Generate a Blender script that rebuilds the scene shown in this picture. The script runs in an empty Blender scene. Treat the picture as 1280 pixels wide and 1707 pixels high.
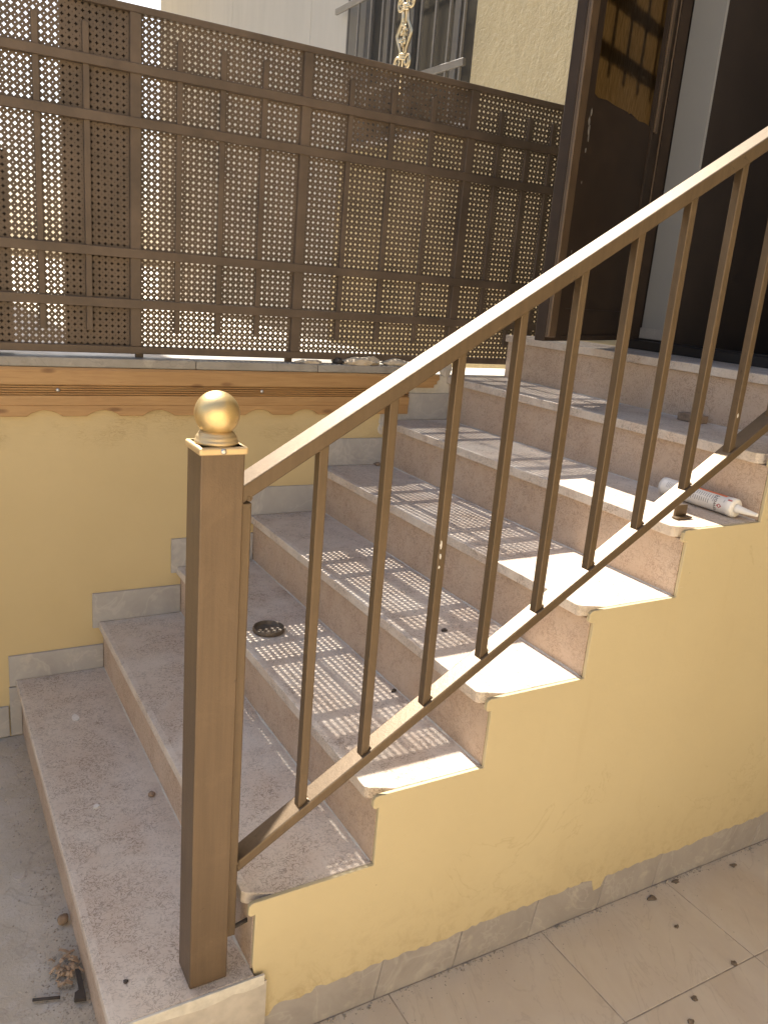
import bpy, bmesh, math, random
from mathutils import Vector, Matrix
random.seed(7)
rad = math.radians
scene = bpy.context.scene
col = scene.collection

# ------------------------------------------------------------------ camera
cam_d = bpy.data.cameras.new('camera')
cam = bpy.data.objects.new('camera', cam_d)
col.objects.link(cam)
R = ((0.86797192, -0.48995561, 0.08104470), (-0.06517845, -0.27417368, -0.95946890), (0.49231734, 0.82750969, -0.26990961))
M = Matrix(((R[0][0], -R[1][0], -R[2][0], -0.24484),
            (R[0][1], -R[1][1], -R[2][1], -1.24579),
            (R[0][2], -R[1][2], -R[2][2], 1.52653),
            (0, 0, 0, 1)))
cam.matrix_world = M
cam_d.sensor_fit = 'VERTICAL'
cam_d.sensor_height = 36.0
cam_d.lens = 36.0 * 1368.965 / 1707.0
cam_d.clip_start = 0.02
cam_d.clip_end = 400
scene.camera = cam

# ------------------------------------------------------------------ light
SUN_EL = rad(51.0)
SUN_AZ = rad(-1.0)          # measured from +Y towards +X
w = bpy.data.worlds.new('World')
scene.world = w
w.use_nodes = True
nt = w.node_tree
sky = nt.nodes.new('ShaderNodeTexSky')
sky.sky_type = 'NISHITA'
sky.sun_disc = False
sky.sun_elevation = SUN_EL
sky.sun_rotation = SUN_AZ
sky.dust_density = 3.0
sky.air_density = 1.0
sky.ozone_density = 0.6
bg = nt.nodes['Background']
bg.inputs['Strength'].default_value = 0.10
nt.links.new(sky.outputs[0], bg.inputs[0])
sun_d = bpy.data.lights.new('sun', 'SUN')
sun_d.energy = 5.0
sun_d.angle = rad(0.32)
sun_d.color = (1.0, 0.93, 0.82)
sun = bpy.data.objects.new('sun', sun_d)
col.objects.link(sun)
to_sun = Vector((math.sin(SUN_AZ) * math.cos(SUN_EL), math.cos(SUN_AZ) * math.cos(SUN_EL), math.sin(SUN_EL)))
sun.rotation_euler = to_sun.to_track_quat('Z', 'Y').to_euler()
sun.location = (0, 4, 8)
vs = scene.view_settings
vs.view_transform = 'Standard'
vs.look = 'None'
vs.gamma = 1.0
vs.use_curve_mapping = False
vs.exposure = 1.46
scene.render.engine = 'CYCLES'
scene.cycles.use_denoising = True
scene.cycles.max_bounces = 10
scene.cycles.diffuse_bounces = 6
scene.cycles.caustics_reflective = False

# ------------------------------------------------------------------ material helpers
class NT:
    def __init__(s, name):
        s.m = bpy.data.materials.new(name)
        s.m.use_nodes = True
        s.t = s.m.node_tree
        s.b = s.t.nodes['Principled BSDF']
        s.out = s.t.nodes['Material Output']
        g = s.t.nodes.new('ShaderNodeNewGeometry')
        s.pos = g.outputs['Position']
        s.nor = g.outputs['Normal']
        oi = s.t.nodes.new('ShaderNodeObjectInfo')
        s.rnd = oi.outputs['Random']
    def n(s, typ, **kw):
        x = s.t.nodes.new(typ)
        for k, v in kw.items():
            setattr(x, k, v)
        return x
    def ln(s, a, b):
        s.t.links.new(a, b)
    def put(s, sock, v):
        if hasattr(v, 'links') or isinstance(v, bpy.types.NodeSocket):
            s.ln(v, sock)
        else:
            sock.default_value = v
    def noise(s, scale, detail=4, rough=.55, vec=None, dist=0.0, stretch=None, off=None):
        v = vec or s.pos
        if stretch or off is not None:
            mp = s.n('ShaderNodeMapping')
            s.ln(v, mp.inputs[0])
            if stretch:
                mp.inputs['Scale'].default_value = stretch
            if off is not None:
                s.put(mp.inputs['Location'], off)
            v = mp.outputs[0]
        x = s.n('ShaderNodeTexNoise')
        s.ln(v, x.inputs['Vector'])
        x.inputs['Scale'].default_value = scale
        x.inputs['Detail'].default_value = detail
        x.inputs['Roughness'].default_value = rough
        x.inputs['Distortion'].default_value = dist
        return x.outputs[0]
    def voro(s, scale, feature='F1', out='Distance', vec=None):
        x = s.n('ShaderNodeTexVoronoi', feature=feature)
        s.ln(vec or s.pos, x.inputs['Vector'])
        x.inputs['Scale'].default_value = scale
        return x.outputs[out]
    def ramp(s, fac, stops):
        x = s.n('ShaderNodeValToRGB')
        s.ln(fac, x.inputs[0])
        cr = x.color_ramp
        while len(cr.elements) > 1:
            cr.elements.remove(cr.elements[-1])
        for i, (p, c) in enumerate(stops):
            e = cr.elements[0] if i == 0 else cr.elements.new(p)
            e.position = p
            c = c if hasattr(c, '__len__') else (c, c, c)
            e.color = (c[0], c[1], c[2], 1)
        return x.outputs[0]
    def mix(s, fac, a, b, mode='MIX'):
        x = s.n('ShaderNodeMix', data_type='RGBA', blend_type=mode)
        s.put(x.inputs[0], fac)
        for sock, v in ((x.inputs[6], a), (x.inputs[7], b)):
            if isinstance(v, (tuple, list)) and len(v) == 3:
                v = (*v, 1)
            s.put(sock, v)
        return x.outputs[2]
    def math(s, op, a, b=0.0, clamp=False):
        x = s.n('ShaderNodeMath', operation=op, use_clamp=clamp)
        s.put(x.inputs[0], a)
        s.put(x.inputs[1], b)
        return x.outputs[0]
    def bump(s, h, strength=.3, dist=.002, normal=None):
        x = s.n('ShaderNodeBump')
        x.inputs['Strength'].default_value = strength
        x.inputs['Distance'].default_value = dist
        s.ln(h, x.inputs['Height'])
        if normal:
            s.ln(normal, x.inputs['Normal'])
        return x.outputs[0]
    def fin(s, color=None, rough=.6, metal=0.0, normal=None, spec=None):
        if color is not None:
            if isinstance(color, (tuple, list)):
                color = (*color, 1)
            s.put(s.b.inputs['Base Color'], color)
        s.put(s.b.inputs['Roughness'], rough)
        s.put(s.b.inputs['Metallic'], metal)
        if normal:
            s.ln(normal, s.b.inputs['Normal'])
        if spec is not None:
            s.put(s.b.inputs['Specular IOR Level'], spec)
        return s.m

def mat_stone(name, c0, c1, dark, dust, dusty, spk):
    k = NT(name)
    of_ = k.n('ShaderNodeCombineXYZ')
    k.ln(k.math('MULTIPLY', k.rnd, 9.0), of_.inputs[1])
    ad_ = k.n('ShaderNodeVectorMath', operation='ADD')
    k.ln(k.pos, ad_.inputs[0])
    k.ln(of_.outputs[0], ad_.inputs[1])
    k.pos = ad_.outputs[0]
    big = k.noise(2.6, 5, .6)
    mid = k.noise(21, 6, .7)
    base = k.mix(k.ramp(big, [(.35, 0), (.65, 1)]), c0, c1)
    base = k.mix(k.math('MULTIPLY', k.ramp(mid, [(.4, 0), (.72, 1)]), .45), base, dust)
    # curled shell outlines in the limestone, only in patches
    n1 = k.noise(70, 2, .5, dist=1.4)
    line = k.ramp(k.math('ABSOLUTE', k.math('SUBTRACT', n1, .5)), [(0.0, 1), (.02, 1), (.045, 0)])
    patch = k.ramp(k.noise(17, 3, .6), [(.36, .12), (.52, 1)])
    n2 = k.noise(150, 3, .6)
    speck = k.ramp(n2, [(.585, 0), (.65, 1)])
    m1 = k.math('MULTIPLY', line, patch)
    m1 = k.math('MAXIMUM', k.math('MULTIPLY', m1, .72), k.math('MULTIPLY', speck, .5))
    pits = k.ramp(k.voro(34), [(.045, 1), (.075, 0)])
    pits = k.math('MULTIPLY', pits, k.ramp(k.noise(8, 2), [(.52, 0), (.6, 1)]))
    m1 = k.math('MAXIMUM', m1, k.math('MULTIPLY', pits, .8))
    base = k.mix(k.math('MULTIPLY', k.rnd, .45), base, (c0[0] * .86, c0[1] * .80, c0[2] * .75))
    c = k.mix(k.math('MULTIPLY', m1, spk), base, dark)
    wsp = k.ramp(k.noise(230, 2, .6), [(.66, 0), (.71, 1)])
    c = k.mix(k.math('MULTIPLY', wsp, .35), c, (.70, .64, .57))
    # dust
    dn = k.ramp(k.noise(5.2, 6, .65, dist=.4), [(.42, 0), (.66, 1)])
    c = k.mix(k.math('MULTIPLY', dn, dusty), c, dust)
    # pale dust swept back against each riser
    sx_ = k.n('ShaderNodeSeparateXYZ')
    k.ln(k.pos, sx_.inputs[0])
    fr_ = k.math('FRACT', k.math('DIVIDE', k.math('ADD', sx_.outputs[0], 2.63660 - .016), .26366))
    back = k.ramp(fr_, [(.0, 0), (.62, 0), (.93, .8), (1.0, 1)])
    back = k.math('MULTIPLY', back, k.ramp(k.noise(9, 6, .7, dist=.6), [(.40, 0), (.64, 1)]))
    c = k.mix(k.math('MULTIPLY', back, dusty * 1.1), c, tuple(min(.74, v * 1.1) for v in dust))
    h = k.math('ADD', k.math('MULTIPLY', k.noise(120, 4, .7), .5), k.math('MULTIPLY', m1, -.9))
    return k.fin(c, k.ramp(mid, [(.3, .55), (.7, .8)]), 0, k.bump(h, .35, .0015), .35)

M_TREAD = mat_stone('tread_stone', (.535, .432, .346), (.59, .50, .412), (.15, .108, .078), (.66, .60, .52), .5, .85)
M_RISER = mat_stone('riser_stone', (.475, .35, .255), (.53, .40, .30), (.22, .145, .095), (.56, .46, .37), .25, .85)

def mat_paint_wall(name, c, c2, scale, strength, dist, rough=.75):
    k = NT(name)
    f = k.ramp(k.noise(1.7, 5, .6), [(.3, 0), (.7, 1)])
    col_ = k.mix(f, c, c2)
    col_ = k.mix(k.math('MULTIPLY', k.ramp(k.noise(40, 5, .7), [(.6, 0), (.8, 1)]), .18), col_, tuple(v * .72 for v in c))
    sp = k.ramp(k.voro(26), [(.02, 1), (.05, 0)])
    sp = k.math('MULTIPLY', sp, k.ramp(k.noise(6, 2), [(.6, 0), (.66, 1)]))
    col_ = k.mix(k.math('MULTIPLY', sp, .6), col_, tuple(v * .3 for v in c))
    sep = k.n('ShaderNodeSeparateXYZ')
    k.ln(k.pos, sep.inputs[0])
    low = k.ramp(sep.outputs[2], [(.06, 1), (.11, .45), (.26, 0)])
    dirt = k.math('MULTIPLY', low, k.ramp(k.noise(22, 6, .75, dist=.5), [(.48, 0), (.66, 1)]))
    col_ = k.mix(k.math('MULTIPLY', dirt, .55), col_, (.30, .215, .12))
    drip = k.math('MULTIPLY', k.ramp(k.noise(17, 4, .6, stretch=(1, 1, .10)), [(.57, 0), (.66, 1)]), k.ramp(k.noise(3.1, 3), [(.48, 0), (.6, 1)]))
    col_ = k.mix(k.math('MULTIPLY', drip, .08), col_, (.36, .26, .13))
    hl = k.ramp(k.math('ABSOLUTE', k.math('SUBTRACT', k.noise(2.7, 6, .6, dist=.8), .5)), [(0, 1), (.0022, .6), (.005, 0)])
    hl = k.math('MULTIPLY', hl, k.ramp(k.noise(1.9, 2), [(.52, 0), (.58, 1)]))
    col_ = k.mix(k.math('MULTIPLY', hl, .25), col_, (.30, .22, .11))
    sc_ = k.math('MULTIPLY', k.ramp(k.noise(70, 5, .75, stretch=(.25, 1, 1.5)), [(.66, 0), (.72, 1)]), k.ramp(k.noise(4.1, 3), [(.5, 0), (.62, 1)]))
    col_ = k.mix(k.math('MULTIPLY', sc_, .28), col_, (.74, .68, .55))
    h = k.math('ADD', k.noise(scale, 5, .6), k.math('MULTIPLY', k.noise(scale * 6, 3, .5), .3))
    h = k.math('ADD', h, k.math('MULTIPLY', k.noise(scale * .45, 4, .6, stretch=(.5, 1, 1.6), dist=1.0), 1.2))
    return k.fin(col_, rough, 0, k.bump(h, strength, dist), .35)

M_YELLOW = mat_paint_wall('yellow_wall_paint', (.49, .41, .25), (.53, .45, .28), 14, .22, .004, .62)
def mat_left_wall():
    k = NT('yellow_left_wall_paint')
    f = k.ramp(k.noise(1.7, 5, .6), [(.3, 0), (.7, 1)])
    c = k.mix(f, (.49, .39, .215), (.535, .43, .245))
    sep = k.n('ShaderNodeSeparateXYZ')
    k.ln(k.pos, sep.inputs[0])
    # trowel tears in the plaster in a band just below the timber board
    band = k.ramp(sep.outputs[2], [(.93, 0), (.985, 1)])
    tr = k.noise(30, 6, .65, stretch=(1, 1, 3.6), dist=.6)
    tear = k.ramp(k.math('ABSOLUTE', k.math('SUBTRACT', tr, .5)), [(0, 1), (.012, .5), (.03, 0)])
    patch = k.ramp(k.noise(7, 3), [(.48, 0), (.6, 1)])
    m = k.math('MULTIPLY', k.math('MULTIPLY', tear, patch), band)
    c = k.mix(k.math('MULTIPLY', m, .55), c, (.30, .20, .08))
    h = k.math('ADD', k.noise(13, 5, .6), k.math('MULTIPLY', m, -1.2))
    h = k.math('ADD', h, k.math('MULTIPLY', k.math('MULTIPLY', k.noise(26, 5, .6, stretch=(1, 1, 3)), band), 1.2))
    return k.fin(c, .66, 0, k.bump(h, .3, .004), .35)
M_LEFT = mat_left_wall()

def mat_stucco():
    k = NT('rough_yellow_stucco')
    a = k.noise(9, 6, .65, stretch=(1, 1, .35), dist=.8)
    b = k.noise(46, 5, .65, dist=.5)
    c = k.mix(k.ramp(a, [(.3, 0), (.7, 1)]), (.42, .345, .20), (.47, .39, .23))
    h = k.math('ADD', k.math('MULTIPLY', a, .7), k.math('MULTIPLY', b, .6))
    return k.fin(c, .8, 0, k.bump(h, .9, .012), .3)
M_STUCCO = mat_stucco()

def mat_beige():
    k = NT('beige_wall_paint')
    a = k.noise(5, 6, .65, stretch=(1, 1, .25), dist=.6)
    b = k.noise(30, 4, .6)
    c = k.mix(k.ramp(a, [(.3, 0), (.7, 1)]), (.40, .385, .36), (.45, .435, .405))
    return k.fin(c, .8, 0, k.bump(k.math('ADD', a, k.math('MULTIPLY', b, .3)), .25, .006), .3)
M_BEIGE = mat_beige()
M_CREAM = mat_paint_wall('cream_plaster', (.74, .63, .43), (.78, .68, .50), 9, .2, .006, .8)

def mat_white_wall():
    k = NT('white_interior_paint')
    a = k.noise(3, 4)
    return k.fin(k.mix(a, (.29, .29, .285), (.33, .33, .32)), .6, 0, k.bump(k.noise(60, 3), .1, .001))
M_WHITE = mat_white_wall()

def mat_grey_tile(name, c0, c1, vein):
    k = NT(name)
    off = k.n('ShaderNodeCombineXYZ')
    k.ln(k.math('MULTIPLY', k.rnd, 13.0), off.inputs[0])
    k.ln(k.math('MULTIPLY', k.rnd, 7.0), off.inputs[2])
    a = k.noise(6, 6, .65, off=off.outputs[0], dist=1.0)
    c = k.mix(k.ramp(a, [(.35, 0), (.62, 1)]), c0, c1)
    v = k.noise(3.6, 4, .6, off=off.outputs[0], dist=1.6)
    ln = k.ramp(k.math('ABSOLUTE', k.math('SUBTRACT', v, .5)), [(0, 1), (.02, 0)])
    c = k.mix(k.math('MULTIPLY', ln, .35), c, vein)
    sm = k.ramp(k.noise(16, 5, .7), [(.55, 0), (.72, 1)])
    c = k.mix(k.math('MULTIPLY', sm, .35), c, (.60, .54, .46))
    return k.fin(c, k.ramp(a, [(.3, .4), (.7, .65)]), 0, k.bump(k.noise(60, 4, .6), .2, .0015), .4)
M_SKIRT = mat_grey_tile('grey_skirting_tile', (.33, .315, .305), (.39, .375, .36), (.52, .49, .465))
M_BASE = mat_grey_tile('grey_base_tile', (.285, .262, .25), (.355, .33, .315), (.48, .45, .425))
M_COPING = mat_grey_tile('grey_coping_stone', (.24, .222, .195), (.31, .29, .26), (.16, .15, .14))

def mat_floor():
    k = NT('beige_marble_tile')
    off = k.n('ShaderNodeCombineXYZ')
    k.ln(k.math('MULTIPLY', k.rnd, 17.0), off.inputs[0])
    k.ln(k.math('MULTIPLY', k.rnd, 9.0), off.inputs[1])
    mp = k.n('ShaderNodeMapping')
    k.ln(k.pos, mp.inputs[0])
    k.ln(off.outputs[0], mp.inputs['Location'])
    mp.inputs['Rotation'].default_value = (0, 0, rad(24))
    v0 = mp.outputs[0]
    a = k.noise(2.6, 6, .62, vec=v0, stretch=(1.5, .8, 1), dist=1.0)
    c = k.mix(k.ramp(a, [(.36, 0), (.5, .45), (.64, 1)]), (.545, .455, .355), (.61, .535, .435))
    v = k.noise(2.1, 5, .6, vec=v0, stretch=(3.0, .8, 1), dist=1.8)
    ln = k.ramp(k.math('ABSOLUTE', k.math('SUBTRACT', v, .5)), [(0, 1), (.016, 0)])
    c = k.mix(k.math('MULTIPLY', ln, .28), c, (.34, .26, .20))
    v = k.noise(3.3, 5, .6, vec=v0, stretch=(2.2, .6, 1), dist=1.2)
    ln2 = k.ramp(k.math('ABSOLUTE', k.math('SUBTRACT', v, .47)), [(0, 1), (.02, 0)])
    c = k.mix(k.math('MULTIPLY', ln2, .3), c, (.62, .52, .41))
    d = k.ramp(k.noise(7, 6, .7, dist=.4), [(.45, 0), (.7, 1)])
    c = k.mix(k.math('MULTIPLY', d, .4), c, (.54, .475, .405))
    spl = k.math('MULTIPLY', k.ramp(k.voro(22), [(.12, 1), (.17, 0)]), k.ramp(k.noise(5, 2), [(.55, 0), (.6, 1)]))
    c = k.mix(k.math('MULTIPLY', spl, .4), c, (.62, .53, .42))
    return k.fin(c, k.ramp(d, [(0, .42), (1, .7)]), 0, k.bump(k.noise(45, 4), .12, .001), .45)
M_FLOOR = mat_floor()

def mat_concrete():
    k = NT('dusty_concrete')
    a = k.noise(3.1, 7, .65, dist=.4)
    c = k.mix(k.ramp(a, [(.35, 0), (.66, 1)]), (.40, .345, .27), (.53, .475, .39))
    b = k.ramp(k.noise(13, 6, .7), [(.48, 0), (.66, 1)])
    c = k.mix(k.math('MULTIPLY', b, .5), c, (.54, .50, .45))
    s = k.ramp(k.noise(170, 3, .7), [(.62, 0), (.7, 1)])
    c = k.mix(k.math('MULTIPLY', s, .5), c, (.22, .19, .16))
    v = k.noise(2.4, 4, .6, dist=1.0)
    ln = k.ramp(k.math('ABSOLUTE', k.math('SUBTRACT', v, .5)), [(0, 1), (.01, 0)])
    c = k.mix(k.math('MULTIPLY', ln, .3), c, (.25, .215, .18))
    h = k.math('ADD', k.noise(30, 6, .7), k.math('MULTIPLY', k.noise(150, 3), .4))
    return k.fin(c, .85, 0, k.bump(h, .7, .005), .25)
M_CONC = mat_concrete()

def mat_simple(name, c, rough=.6, metal=0.0, nscale=40, var=.15, bump=.1, bdist=.001, spec=None):
    k = NT(name)
    n = k.noise(nscale, 5, .6)
    f = k.ramp(n, [(.3, 0), (.7, 1)])
    cc = k.mix(f, tuple(v * (1 - var) for v in c), tuple(min(1, v * (1 + var)) for v in c))
    return k.fin(cc, k.math('ADD', k.math('MULTIPLY', n, .16), rough - .08), metal, k.bump(n, bump, bdist), spec)

def mat_bronze(name, c, metal, rough, streak=(30, 30, 1.2)):
    k = NT(name)
    st = k.noise(3.0, 5, .6, stretch=streak)
    n = k.noise(5, 4)
    f = k.math('ADD', k.math('MULTIPLY', k.ramp(st, [(.35, 0), (.65, 1)]), .5), k.math('MULTIPLY', n, .5))
    cc = k.mix(f, tuple(v * .84 for v in c), tuple(v * 1.14 for v in c))
    fl = k.noise(330, 3, .7)
    ds = k.math('MULTIPLY', k.ramp(k.noise(11, 6, .7, dist=.6), [(.5, 0), (.72, 1)]), .22)
    cc = k.mix(ds, cc, tuple(v * 1.7 for v in c))
    dk = k.math('MULTIPLY', k.ramp(k.noise(33, 5, .75), [(.64, 0), (.7, 1)]), .5)
    cc = k.mix(dk, cc, tuple(v * .4 for v in c))
    scr = k.ramp(k.noise(60, 5, .75), [(.66, 0), (.72, 1)])
    cc = k.mix(k.math('MULTIPLY', scr, .3), cc, tuple(min(1, v * 1.8) for v in c))
    h = k.math('ADD', k.math('MULTIPLY', fl, 1.0), k.math('MULTIPLY', k.noise(90, 4), .6))
    return k.fin(cc, rough, metal, k.bump(h, .5, .0007), .5)
M_RAIL = mat_bronze('bronze_paint', (.130, .091, .055), .45, .43)
M_POST = mat_bronze('bronze_paint_post', (.134, .091, .055), .35, .46)
M_GOLD = mat_bronze('gold_paint', (.66, .49, .24), .85, .40, (3, 3, 3))
M_SCROLL = mat_bronze('pale_gold_casting', (.66, .56, .38), .95, .3, (3, 3, 3))
M_CAP = mat_bronze('worn_gold_paint', (.60, .45, .25), .6, .42, (3, 3, 3))
M_FENCE = mat_simple('brown_fence_paint', (.108, .077, .053), .6, .1, 7, .28, .15, .001)
M_DOOR = mat_simple('dark_brown_door_paint', (.036, .025, .018), .55, 0, 12, .2, .06, .001, .2)
M_DOORF = mat_simple('brown_door_frame_paint', (.105, .070, .042), .5, .1, 18, .18, .08, .001)
M_BLACK = mat_simple('near_black_metal', (.03, .025, .022), .5, .2, 20, .2)
M_GRILLE = mat_simple('grey_grille_paint', (.20, .19, .18), .4, .3, 30, .1)
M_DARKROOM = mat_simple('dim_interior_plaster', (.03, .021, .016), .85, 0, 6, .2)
M_PLASTER = mat_simple('raw_white_plaster', (.56, .53, .47), .9, 0, 24, .14, .6, .006)
M_MORTAR = mat_simple('grey_mortar', (.46, .42, .37), .9, 0, 18, .16, .6, .006)
M_BAND = mat_simple('pale_mortar_edge', (.56, .53, .47), .9, 0, 40, .14, .6, .004)
M_PALE = mat_simple('pale_garden_paving', (.66, .60, .50), .85, 0, 3, .12, .3, .006)
M_STEEL = mat_simple('screw_steel', (.62, .60, .56), .35, .9, 60, .1)
M_LID = mat_simple('tarnished_lid_metal', (.12, .092, .066), .6, .35, 70, .3, .2)
M_DARKBIT = mat_simple('dark_scrap', (.045, .036, .030), .7, 0, 50, .3, .3)
M_LEAF = mat_simple('dry_leaf', (.16, .12, .085), .8, 0, 80, .3, .4)
M_CHIP = mat_simple('pale_chip', (.66, .63, .58), .85, 0, 80, .12, .4)
M_FLAKE = mat_simple('grey_flake', (.17, .155, .14), .8, 0, 80, .2)
M_GROUT = mat_simple('dirty_floor_grout', (.36, .305, .245), .9, 0, 30, .3, .5, .002)
M_CHIPB = mat_simple('wood_shaving', (.33, .23, .145), .8, 0, 60, .3, .3)
M_STONE = mat_simple('brown_stone', (.24, .17, .115), .85, 0, 60, .3, .5, .003)
M_RUBBLE = mat_simple('rubble_stone', (.52, .44, .33), .9, 0, 30, .2, .8, .008)
M_TUBEW = mat_simple('white_tube_plastic', (.78, .76, .72), .38, 0, 60, .03)
M_ORANGE = mat_simple('orange_print', (.72, .16, .05), .4, 0, 60, .05)
M_INK = mat_simple('black_print', (.06, .055, .055), .5, 0, 60, .05)
M_RED = mat_simple('red_print', (.42, .05, .045), .45, 0, 60, .05)
M_INKG = mat_simple('grey_print', (.33, .32, .32), .5, 0, 60, .05)
M_GRIT = mat_simple('grit', (.33, .29, .24), .9, 0, 90, .35)

def mat_wood():
    k = NT('orange_pine')
    a = k.noise(3.0, 5, .6, stretch=(1.2, 1, 14), dist=1.0)
    c = k.mix(k.ramp(a, [(.3, 0), (.7, 1)]), (.33, .19, .078), (.43, .262, .112))
    g = k.noise(6, 5, .65, stretch=(2, 1, 50), dist=.4)
    c = k.mix(k.math('MULTIPLY', k.ramp(g, [(.5, 0), (.75, 1)]), .45), c, (.21, .098, .036))
    mp = k.n('ShaderNodeMapping')
    k.ln(k.pos, mp.inputs[0])
    mp.inputs['Scale'].default_value = (3.1, .01, 9.5)
    sp_ = k.n('ShaderNodeSeparateXYZ')
    k.ln(mp.outputs[0], sp_.inputs[0])
    cb_ = k.n('ShaderNodeCombineXYZ')
    k.ln(sp_.outputs[0], cb_.inputs[0])
    k.ln(sp_.outputs[2], cb_.inputs[1])
    vo_ = k.n('ShaderNodeTexVoronoi', voronoi_dimensions='2D')
    k.ln(cb_.outputs[0], vo_.inputs['Vector'])
    vo_.inputs['Scale'].default_value = 1.0
    kn = k.ramp(vo_.outputs['Distance'], [(.03, 1), (.05, .7), (.085, 0)])
    c = k.mix(k.math('MULTIPLY', kn, .75), c, (.13, .055, .02))
    st = k.ramp(k.noise(4.5, 5, .6), [(.52, 0), (.68, 1)])
    c = k.mix(k.math('MULTIPLY', st, .4), c, (.30, .16, .07))
    return k.fin(c, .42, 0, k.bump(g, .15, .001), .45)
M_WOOD = mat_wood()

def mat_reeded():
    m = bpy.data.materials.new('reeded_frosted_glass')
    m.use_nodes = True
    t = m.node_tree
    t.nodes.clear()
    out = t.nodes.new('ShaderNodeOutputMaterial')
    tr = t.nodes.new('ShaderNodeBsdfTranslucent')
    gl = t.nodes.new('ShaderNodeBsdfGlossy')
    gl.inputs['Roughness'].default_value = .2
    mx = t.nodes.new('ShaderNodeMixShader')
    mx.inputs[0].default_value = .05
    g = t.nodes.new('ShaderNodeNewGeometry')
    nz = t.nodes.new('ShaderNodeTexNoise')
    mp = t.nodes.new('ShaderNodeMapping')
    mp.inputs['Scale'].default_value = (240, 240, 26)
    t.links.new(g.outputs['Position'], mp.inputs[0])
    t.links.new(mp.outputs[0], nz.inputs['Vector'])
    nz.inputs['Scale'].default_value = 1.0
    r = t.nodes.new('ShaderNodeValToRGB')
    r.color_ramp.elements[0].position = .35
    r.color_ramp.elements[0].color = (.12, .088, .048, 1)
    r.color_ramp.elements[1].position = .65
    r.color_ramp.elements[1].color = (.18, .135, .078, 1)
    t.links.new(nz.outputs[0], r.inputs[0])
    t.links.new(r.outputs[0], tr.inputs[0])
    t.links.new(tr.outputs[0], mx.inputs[1])
    t.links.new(gl.outputs[0], mx.inputs[2])
    t.links.new(mx.outputs[0], out.inputs[0])
    return m
M_REED = mat_reeded()

def mat_pane():
    k = NT('dark_window_glass')
    return k.fin(k.mix(k.noise(2, 3), (.045, .042, .038), (.075, .07, .062)), .12, 0, None, .5)
M_PANE = mat_pane()

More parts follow.
